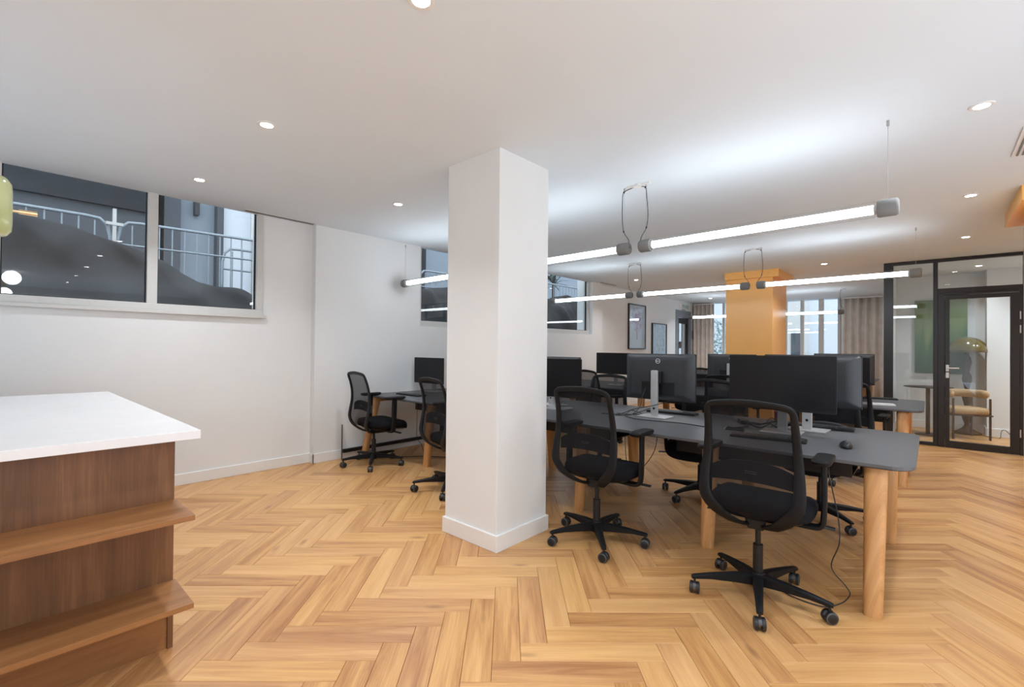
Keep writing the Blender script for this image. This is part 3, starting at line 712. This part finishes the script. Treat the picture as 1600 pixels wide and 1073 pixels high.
    lum = m.skin(rg).build('lumbar_support', plain('lumbar_plastic', (.03, .028, .028, 1), .55) if 'lum' not in M else M['lum'], s, smooth=True, loc=V); M['lum'] = lum.data.materials[0]
    m = MB().box(-.227, -.2235, -.028, .028, .674, .676).box(-.227, -.2235, -.028, .028, .664, .666); m.build('lumbar_slot', M['silver'], s, loc=V)
    # arms
    for sy in (-1, 1):
        m = MB(); pts = [(.01, sy*.10, .392), (.01, sy*.235, .390), (.012, sy*.272, .402), (.014, sy*.283, .44), (.02, sy*.285, .56), (.026, sy*.282, armz-lift-.03)]
        m.sweep(spline(pts, 4), [(.030, .014)]*21, n=10, hint=(0, 1, 0) if 0 else (0, 0, -1), sq=.75).build('arm_post', M['chairframe'], s, smooth=True, loc=V)
        m = MB(); pd = [(x+.03, y+sy*.28) for x, y in rrect(-.125, .125, -.043, .043, .035, 5)]
        m.skin([[(.03+(x-.03)*q, sy*.28+(y-sy*.28)*q, z) for x, y in pd] for z, q in ((armz-lift-.030, .80), (armz-lift-.022, .95), (armz-lift-.008, 1.), (armz-lift, .93))]).build('arm_pad', M['chairframe'], s, smooth=True, loc=V)
    return s
R_ = math.radians
chair((2.747, .682, 0), R_(1), 'black mesh-backed task chair nearest the camera, at the right end of the front desk', 123.5, .775, .025)
chair((2.796, 1.706, 0), R_(1), 'black mesh-backed task chair just right of the white pillar', 147.5, .775, .025)
chair((2.87, 4.628, 0), R_(-5), 'leftmost black mesh-backed task chair, by the left wall', 160.5, .774, 0)
chair((2.86, 3.32, 0), R_(-9), 'black mesh-backed task chair half hidden by the left side of the white pillar', 147, .774, 0)
chair((4.37, .64, 0), R_(176), 'black task chair across the front desk, behind the large black screen', 223, .66, .02)
chair((4.26, 1.53, 0), R_(181), 'black task chair tucked deep under the front desk between the two nearest chairs', 91, .66, 0)
chair((4.38, 2.64, 0), R_(183), 'black task chair across the front desk, seen above the chair by the pillar', 60, .66, -.01)
chair((5.80, .62, 0), R_(-4), 'black task chair at the right end of the second desk', 20, .695, -.02)
chair((5.75, 1.74, 0), R_(2), 'black task chair at the second desk, below the round badge of a monitor', 40, .68, -.01)
chair((5.72, 3.50, 0), R_(-14), 'black task chair at the second desk, against the white wall right of the pillar', 10, .68, -.02)
chair((7.66, 2.85, 0), R_(178), 'black task chair on the far side of the second desk, before the beige curtain', 0, .66, -.03)

# ------------------------------------------------------------------ monitors
LG = None
def letters(parent, loc, h):
    """the four letters D E L L, flat, on the back of a monitor; local -x faces the reader, text runs along -y... built as strokes"""
    m = MB(); w = h*.62; t_ = h*.2; gap = h*.2; x0 = -(4*w+3*gap)/2
    def bx(u0, u1, v0, v1): m.box(-.0006, .0006, *sorted((-u0, -u1)), v0, v1)
    def L_(u): bx(u, u+t_, -h/2, h/2); bx(u+t_, u+w, -h/2, -h/2+t_)
    def D_(u):
        bx(u, u+t_, -h/2, h/2); bx(u+t_, u+w-t_, h/2-t_, h/2); bx(u+t_, u+w-t_, -h/2, -h/2+t_); bx(u+w-t_, u+w, -h/2+t_*.7, h/2-t_*.7)
    def E_(u): bx(u, u+t_, -h/2, h/2); [bx(u+t_, u+w, v-t_/2, v+t_/2) for v in (h/2-t_/2, 0, -h/2+t_/2)]
    for k, f_ in enumerate((D_, E_, L_, L_)): f_(x0+k*(w+gap))
    return m.build('logo_letters', M['logo'], parent, loc=loc)
def monitor(loc, rz, lab, w=.62, h=.375, zc=.355, grp=None, tilt=0, dx=.0):
    """faces local +x; origin on the desk under the stand"""
    s = thing('monitor', lab, 'monitor', loc, rz, grp)
    f0 = dx+.075
    pts = rrect(-w/2, w/2, -h/2, h/2, .006, 2)
    m = MB(); m.skin([[(f0+x, q*y, zc+q*z) for y, z in pts] for x, q in ((-.012, .995), (-.010, 1), (.0, 1))]); hs = m.build('bezel', M['blackplastic'], s)
    m = MB(); p2 = rrect(-w/2, w/2, -h/2, h/2, .02, 3)
    m.skin([[(f0+x, q*y, zc+q*z) for y, z in p2] for x, q in ((-.042, .70), (-.038, .82), (-.022, .955), (-.0115, .99))]).build('rear_housing', M['housing'], s, smooth=True)
    B(f0, f0+.0012, -w/2+.006, w/2-.006, zc-h/2+.016, zc+h/2-.006).build('screen', M['screen'], s)
    B(f0-.046, f0-.040, -.15, .15, zc-h*.38, zc-h*.10).build('port_recess', M['blackplastic'], s, bevel=.003)
    # stand
    MB().prism(rrect(-.10, .09, -.125, .125, .006, 3), 0.0005, .010).build('base_plate', M['silver'], s, bevel=.002)
    m = MB(); m.prism([(y, z) for y, z in rrect(-.031, .031, .008, zc+.06, .01, 3)], -.035+dx, -.012+dx, frame=lambda u, v_, w_: (w_, u, v_)); m.build('stand_neck', M['silver'], s, bevel=.003)
    B(-.02+dx, f0-.035, -.05, .05, zc-.05, zc+.05).build('stand_head', M['blackplastic'], s, bevel=.004)
    MB().skin([[(x, .010*math.cos(q), .075+.010*math.sin(q)) for q in [2*PI*j/12 for j in range(12)]] for x in (-.0362+dx, -.0345+dx)]).build('cable_hole', M['blackplastic'], s)
    # round badge high on the back
    zb = zc+h*.345; xb = f0-.0405
    hx = f0-.0425+.0035*0
    rg = MB(); rr = .019
    rg.sweep([(xb-.0022, rr*math.cos(a), zb+rr*math.sin(a)) for a in [2*PI*j/28 for j in range(28)]], (.0022, .0015), n=6, closed=True, hint=(1, 0, 0)).build('badge_ring', M['logo'], s, smooth=True)
    letters(s, (xb-.0022, 0, zb), .0085)
    return s
DZ = .74
def mloc(x, y): return (x, y, DZ+.0005)
MN = 'desk monitors'
monitor(mloc(3.72, .775), R_(181), 'large black screen facing the camera, behind the nearest chair', .655, .378, .352, MN)
monitor(mloc(3.80, 1.745), R_(-2), 'monitor seen from behind with round badge and full silver stand on the front desk', .635, .40, .338, MN)
monitor(mloc(3.98, .66), R_(-3), 'monitor back just right of and behind the large black screen', .62, .375, .358, MN)
monitor(mloc(3.83, 2.86), R_(-6), 'monitor back touching the right edge of the white pillar', .60, .36, .31, MN)
monitor(mloc(3.62, 2.66), R_(186), 'monitor with only a thin edge showing right of the pillar monitor', .60, .36, .30, MN)
monitor(mloc(3.83, 4.80), R_(183), 'plain dark monitor against the left wall, above the leftmost chairs', .56, .33, .275, MN)
monitor(mloc(3.90, 4.26), R_(-8), 'monitor cut by the left side of the white pillar, silver stand showing', .60, .36, .275, MN)
monitor(mloc(6.62, 3.72), R_(180), 'dark monitor on the second desk before the white wall', .60, .335, .345, MN)
monitor(mloc(7.02, 2.12), R_(0), 'monitor seen from behind with round badge on the second desk, below the orange column', .66, .38, .325, MN)
monitor(mloc(6.62, .80), R_(178), 'dark screen on the second desk beside the black partition post', .62, .335, .335, MN)
monitor(mloc(7.0, .80), R_(0), 'monitor back on the second desk, barely showing above the front desk monitors', .62, .375, .355, MN)

# ------------------------------------------------------------------ desk clutter
def keyboard(loc, rz, lab, L=.44, mat='blackplastic', keys='housing'):
    s = thing('keyboard', lab, 'keyboard', loc, rz, 'keyboards on the desks')
    MB().skin([[(x, y, z+.006*(x+.065)/.13*0) for x, y in rrect(-.065*q, .065*q, -L/2*q, L/2*q, .008, 3)] for z, q in ((.0008, .985), (.004, 1.), (.014, .99))]).build('keyboard_case', M[mat], s)
    m = MB(); n = int(L/.0195)
    for r in range(5):
        for k in range(n):
            y = -L/2+.012+k*(L-.024)/n; x = -.052+r*.0208
            m.box(x, x+.0165, y, y+.0155, .013, .019)
    m.build('keys', M[keys], s, kind='stuff'); return s
keyboard((3.40, .79, DZ), R_(8), 'black keyboard in front of the nearest chair, seen through its mesh back')
keyboard((4.13, 1.74, DZ), R_(3), 'black keyboard behind the silver monitor stand on the front desk')
keyboard((4.16, .62, DZ), R_(3), 'black keyboard on the far side of the front desk near its right end')
keyboard((3.36, 4.62, DZ), R_(0), 'black keyboard below the monitor by the left wall')
keyboard((6.40, .42, DZ), R_(8), 'white keyboard on the second desk near the partition', .30, 'paper', 'paper')
keyboard((7.19, .50, DZ), R_(8), 'black keyboard on the far side of the second desk', .44)
s = thing('mouse', 'black wireless mouse near the right end of the front desk', 'mouse', (3.42, .372, DZ), R_(190))
m = MB(); rg = []
for z, q in ((.0005, .93), (.008, 1.), (.018, .97), (.028, .8), (.034, .5), (.036, .05)):
    rg.append([(.056*q*math.cos(a), .033*q*math.sin(a)*(1-.12*math.cos(a)), z*(1-.12*math.cos(a))) for a in [2*PI*j/24 for j in range(24)]])
m.skin(rg).build('mouse_shell', M['blackplastic'], s, smooth='all')
MB().cyl((-.030, -.004, .034), (-.030, .004, .034), .008, n=12).build('scroll_wheel', M['rubber'], s)
def cable(name, pts, r, lab, mat='blackcord', cat='cable', n=7):
    o = MB().sweep(spline(pts, n), (r, r), n=6).build(name, M[mat], smooth=True); return tag(o, lab, cat)
cable('power_cable', [(3.12, .42, .71), (3.0, .40, .66), (2.94, .375, .58), (2.93, .350, .45), (2.92, .345, .33), (2.92, .378, .20), (2.91, .31, .12), (2.905, .30, .085), (2.89, .34, .035), (2.86, .42, .008), (2.9, .6, .006), (3.1, .75, .006), (3.3, .8, .006)], .003, 'black cable hanging to the floor between nearest chair and desk leg')
cable('power_cable', [(3.62, 1.95, .70), (3.55, 1.90, .60), (3.5, 1.86, .42), (3.46, 1.80, .34), (3.48, 1.72, .36), (3.6, 1.66, .5), (3.66, 1.66, .70)], .003, 'black cable drooping under the front desk right of the pillar-side chair')
cable('floor_cable', [(3.0, 5.04, .10), (3.1, 4.95, .05), (3.25, 4.75, .006), (3.5, 4.5, .006), (3.7, 4.2, .006), (3.9, 3.9, .006)], .004, 'black cable trailing on the floor by the left wall')
cable('power_cable', [(3.22, 4.30, .714), (3.20, 4.28, .62), (3.19, 4.27, .42), (3.20, 4.28, .3), (3.3, 4.33, .2), (3.42, 4.4, .006)], .003, 'black cable hanging below the desk beside the chair half behind the pillar')
for k, (pts, mat, lab) in enumerate([
    ([(3.79, 1.78, .815), (3.74, 1.83, .79), (3.70, 1.93, .75), (3.66, 2.05, .744), (3.64, 2.18, .744)], 'blackcord', 'black cable spreading left from the full silver monitor stand'),
    ([(3.80, 1.84, .98), (3.80, 1.87, .90), (3.78, 1.88, .82), (3.72, 1.92, .755), (3.66, 1.98, .744), (3.60, 2.02, .744)], 'cord', 'grey cable dropping left of the full silver monitor stand'),
    ([(3.81, 1.60, .90), (3.79, 1.66, .87), (3.745, 1.75, .84), (3.72, 1.90, .80), (3.68, 2.02, .75), (3.66, 2.12, .744)], 'blackcord', 'black cable crossing in front of the full silver monitor stand'),
    ([(3.82, 1.90, .744), (3.70, 1.98, .746), (3.60, 1.90, .744), (3.55, 1.75, .744), (3.60, 1.45, .744), (3.56, 1.25, .744)], 'blackcord', 'black cable lying on the desk below the full silver monitor stand'),
    ([(3.86, 1.90, .746), (3.80, 1.97, .775), (3.74, 1.99, .748), (3.76, 2.09, .744)], 'cord', 'short grey cable loop beside the full silver monitor stand')]):
    cable('monitor_cable', pts, .0032, lab, mat)
cable('desk_cable', [(3.86, .82, .746), (3.87, .90, .775), (3.92, .98, .748), (3.84, 1.05, .770), (3.80, .93, .748), (3.90, .88, .785), (3.99, .96, .748), (3.92, 1.04, .760), (3.80, 1.02, .746), (3.66, 1.08, .744)], .005, 'tangled black cable heap on the desk behind the nearest keyboard')
cable('desk_cable', [(3.80, .86, .76), (3.90, .82, .80), (3.98, .93, .76), (4.08, .92, .79), (4.12, .88, .75)], .004, 'grey cable loop beside the red box on the front desk', 'cord')
for k, (x, y, a, lab) in enumerate(((3.66, 1.07, 80, 'dark pen nearest the cable heap on the front desk'), (3.61, 1.06, 86, 'dark pen lying between two others on the front desk'), (3.57, 1.05, 92, 'dark pen nearest the keyboard on the front desk'))):
    s = thing('pen', lab, 'pen', (x, y, DZ+.0055), R_(a), 'pens behind the nearest chair'); MB().cyl((-.07, 0, 0), (.055, 0, 0), .005, n=8).build('pen_barrel', M['blackplastic'], s, smooth=True); MB().cyl((.055, 0, 0), (.07, 0, 0), .005, .001, n=8).build('pen_tip', M['silver'], s, smooth=True)
s = thing('red_box', 'small dull red box on the front desk behind the tangled cables', 'box', (4.28, .90, DZ), R_(12)); B(-.04, .04, -.045, .045, 0, .075).build('box_body', M['red'], s, bevel=.004); B(-.042, .042, -.047, .047, .075, .085).build('box_lid', M['red'], s, bevel=.002)
s = thing('power_adapter', 'black power adapter in the cable heap on the front desk', 'adapter', (3.98, 1.10, DZ), R_(30)); B(-.06, .06, -.028, .028, 0.0005, .03).build('adapter_body', M['blackplastic'], s, bevel=.005); MB().cyl((.06, 0, .015), (.085, 0, .015), .005).build('strain_relief', M['blackcord'], s)
# wall trunking
s = thing('cable_trunking', 'black cable trunking running along the foot of the left wall', 'cable trunking', (2.76, 5.128, 0)); B(0, 5.5, -.03, .0085, .072, .112).build('trunking_body', M['blackplastic'], s, bevel=.003); B(-.003, .004, -.004, .008, .0, .40).build('riser_wire', M['cord'], s)

# ------------------------------------------------------------------ pictures, exit sign
def art_mat(name, kind):
    t = NT(name); b_ = t.bsdf; tc = t.add('ShaderNodeTexCoord').outputs['Object']; sep = t.add('ShaderNodeSeparateXYZ'); t.link(tc, sep.inputs[0]); x, y, z = sep.outputs
    if kind == 'bloom':
        d = t.math('POWER', t.math('ADD', t.math('POWER', t.math('MULTIPLY', x, 1.0), 2.), t.math('POWER', t.math('SUBTRACT', z, .15), 2.)), .5)
        n1 = t.noise(tc, 8, 4, .55, .3)
        f = t.math('SUBTRACT', n1, t.math('MULTIPLY', d, 1.0)); tk = t.math('MULTIPLY', t.math('LESS_THAN', t.math('ABSOLUTE', t.math('ADD', x, .0)), .025), t.math('LESS_THAN', t.math('ABSOLUTE', t.math('ADD', z, .12)), .18))
        f = t.math('MAXIMUM', f, t.math('MULTIPLY', tk, .38))
        c = t.ramp(f, [(.22, srgb(208, 208, 216)), (.30, srgb(190, 160, 182)), (.42, srgb(140, 64, 96))])
    elif kind == 'mist':
        n1 = t.noise(tc, 6, 5, .6, 1.5); c = t.ramp(n1, [(.35, srgb(150, 158, 168)), (.5, srgb(186, 192, 200)), (.65, srgb(120, 128, 140))])
    else:
        n1 = t.noise(t.combine(0., t.math('MULTIPLY', y, 3.5), t.math('MULTIPLY', z, .6)), 1.3, 1, .4, .4)
        f = t.math('ADD', t.math('MULTIPLY', t.math('ADD', z, .62), .62), t.math('MULTIPLY', t.math('SUBTRACT', n1, .5), .5))
        # a pale leaning stem shape in the left half
        st = t.math('SUBTRACT', 1., t.math('MULTIPLY', t.math('ABSOLUTE', t.math('ADD', t.math('SUBTRACT', y, .16), t.math('MULTIPLY', z, .07))), 14.))
        f = t.math('ADD', f, t.math('MULTIPLY', t.math('MAXIMUM', st, 0.), .22))
        c = t.ramp(f, [(.1, srgb(36, 74, 34)), (.38, srgb(58, 98, 44)), (.55, srgb(112, 130, 74)), (.75, srgb(120, 138, 88)), (.95, srgb(92, 118, 70))])
    t.link(c, b_.inputs['Base Color']); b_.inputs['Roughness'].default_value = .35
    return t.m
for x0, x1, z0, z1, kind, lab in ((9.89, 10.75, 1.31, 2.38, 'bloom', 'framed picture of a pink flowering shape, left one on the far wall'), (11.13, 11.98, .92, 1.98, 'mist', 'framed grey misty picture, right and lower one on the far wall')):
    s = thing('framed_picture', lab, 'picture', ((x0+x1)/2, YW, (z0+z1)/2)); w, h = (x1-x0)/2, (z1-z0)/2
    MB().box(-w, -w+.025, -.04, 0, -h, h).box(w-.025, w, -.04, 0, -h, h).box(-w+.025, w-.025, -.04, 0, h-.025, h).box(-w+.025, w-.025, -.04, 0, -h, -h+.025).build('picture_frame', M['blackmetal'], s)
    B(-w+.02, w-.02, -.02, -.004, -h+.02, h-.02).build('print', art_mat(kind+'_print', kind), s)
    B(-w+.025, w-.025, -.032, -.029, -h+.025, h-.025).build('glazing', M['glass'], s)
s = thing('exit_sign', 'small white exit sign box with pictograms above the far grey door', 'sign', (13.2, YW, 2.525))
B(-.3, .3, -.05, 0, -.075, .075).build('sign_box', M['skirt'], s, bevel=.004)
g = plain('exit_face', srgb(190, 200, 198), .5)
B(-.27, .27, -.0515, -.05, -.06, .06).build('sign_face', g, s)
m = MB()
m.box(-.20, -.19, -.053, -.0515, -.045, .045).box(-.12, -.11, -.053, -.0515, -.045, .045).box(-.20, -.11, -.053, -.0515, .035, .045)   # doorway
m.box(-.02, .08, -.053, -.0515, -.008, .008).box(.06, .075, -.053, -.0515, -.03, .03)                                                      # arrow
m.box(.15, .165, -.053, -.0515, -.02, .03).box(.135, .18, -.053, -.0515, .0, .012).box(.135, .15, -.053, -.0515, -.05, -.02).box(.165, .18, -.053, -.0515, -.045, -.02).box(.15, .166, -.053, -.0515, .034, .05)
m.build('pictogram', plain('exit_glyphs', srgb(86, 112, 108), .5), s)
tag(B(13.05, 13.3, YW-.012, YW, 2.435, 2.462).build('small_sign_plate', M['cord'], bevel=.001), 'small dark plate between exit sign and grey door', 'sign')
tag(B(13.78, 13.86, YW-.03, YW, 1.62, 1.85).build('wall_box', M['bluegrey'], bevel=.004), 'small grey control box on the wall right of the grey door', 'control box')

# curtains
def curtain(name, lab, x, y0, y1, z1, n=9, amp=.045):
    s = thing(name, lab, 'curtain', (x, y0, 0)); L = y1-y0; nn = n*10; m = MB()
    for j, z in enumerate((.02, .9, 1.8, z1)):
        for i in range(nn+1): u = i/nn; m.v.append((amp*math.sin(2*PI*n*u+.5*math.sin(7*u))*(1+.2*math.sin(13*u))+.01*math.sin(j+u*9), u*L, z))
    for j in range(3):
        for i in range(nn): a = j*(nn+1)+i; m.f.append((a, a+1, a+nn+2, a+nn+1))
    o = m.build('drape', M['curtain'], s, smooth='all'); q = o.modifiers.new('thick', 'SOLIDIFY'); q.thickness = .004
    B(-.02, .02, 0, L, z1, z1+.03).build('curtain_track', M['skirt'], s)
curtain('curtain', 'pale beige curtain at the far window beside the black partition post', 13.85, .56, 1.60, 2.585, 7)
curtain('curtain', 'brown-beige curtain at the far window left of the orange column', 13.85, 4.62, 5.2, 2.62, 5, .05)

# ------------------------------------------------------------------ glass office contents
s = thing('green_painting', 'tall green abstract painting behind the glass partition', 'painting', (10.778, -.135, 1.575))
B(-.035, 0, -.33, .33, -.625, .625).build('canvas', art_mat('green_paint', 'green'), s, bevel=.003); B(-.03, 0, -.332, .332, -.627, -.622).build('lower_batten', M['darkwood'], s)
s = thing('floor_lamp', 'tall floor lamp with olive dome shade and wavy taupe stem in the glass office', 'floor lamp', (10.55, -.45, 0))
MB().lathe([(.001, 0), (.175, 0), (.175, .02), (.12, .045), (.06, .09), (.035, .13), (.03, .16), (.055, .24), (.068, .31), (.05, .38), (.03, .44), (.045, .52), (.062, .59), (.05, .66), (.028, .72), (.045, .80), (.062, .87), (.055, .94), (.032, 1.0), (.045, 1.08), (.060, 1.15), (.048, 1.22), (.028, 1.27), (.02, 1.32)], n=28).build('stem', M['taupe'], s, smooth='all')
dome = [(.250, 1.315), (.247, 1.36), (.23, 1.42), (.195, 1.48), (.14, 1.53), (.07, 1.557), (.001, 1.565)]
MB().lathe([(.244, 1.318)]+dome, n=36).build('dome_shade', M['olive'], s, smooth='all')
s = thing('tub_chair', 'tan boucle low-back chair on dark metal legs in the glass office', 'chair', (10.05, -.38, 0), R_(205))
m = MB(); pts = [(.20*math.cos(a)*1.05, .25*math.sin(a), .675) for a in [R_(50+k*260/16) for k in range(17)]]
m.sweep(pts, [(.045, .05)]+[(.055, .062)]*15+[(.045, .05)], n=12).build('back_roll', M['boucle'], s, smooth='all')
m = MB(); m.skin([[(x*q, y*q, z) for x, y in rrect(-.24, .24, -.25, .25, .09, 5)] for z, q in ((.375, .9), (.385, .98), (.42, 1.), (.46, .98), (.475, .85), (.478, .1))]).build('seat', M['boucle'], s, smooth='all')
m = MB(); m.box(-.24, .24, -.25, .25, .355, .376); m.build('seat_frame', M['darkwood'], s, bevel=.003)
for sx in (-1, 1):
    for sy in (-1, 1): B(sx*.215-.011, sx*.215+.011, sy*.225-.011, sy*.225+.011, 0, .66 if sx == -1 else .62).build('leg', M['darkwood'], s, bevel=.002)
s = thing('pedestal_table', 'thin round pedestal table behind the glass partition', 'table', (9.95, .02, 0))
MB().lathe([(.001, .748), (.27, .750), (.30, .756), (.30, .765), (.001, .766)], n=40).build('table_top', M['darkwood'], s, smooth=True)
MB().cyl((0, 0, .01), (0, 0, .75), .028, n=16).build('pedestal', M['darkwood'], s, smooth=True); MB().lathe([(.001, 0), (.16, 0), (.16, .012), (.03, .02), (.001, .021)], n=30).build('foot', M['darkwood'], s, smooth=True)
cable('lamp_cord', [(10.5, -.60, .008), (10.35, -.70, .006), (10.30, -.80, .006), (10.36, -.82, .10), (10.36, -.86, .13), (10.38, -.93, .05), (10.38, -1.0, .006)], .005, 'grey cord curling up from the floor beside the tan chair', 'cord')
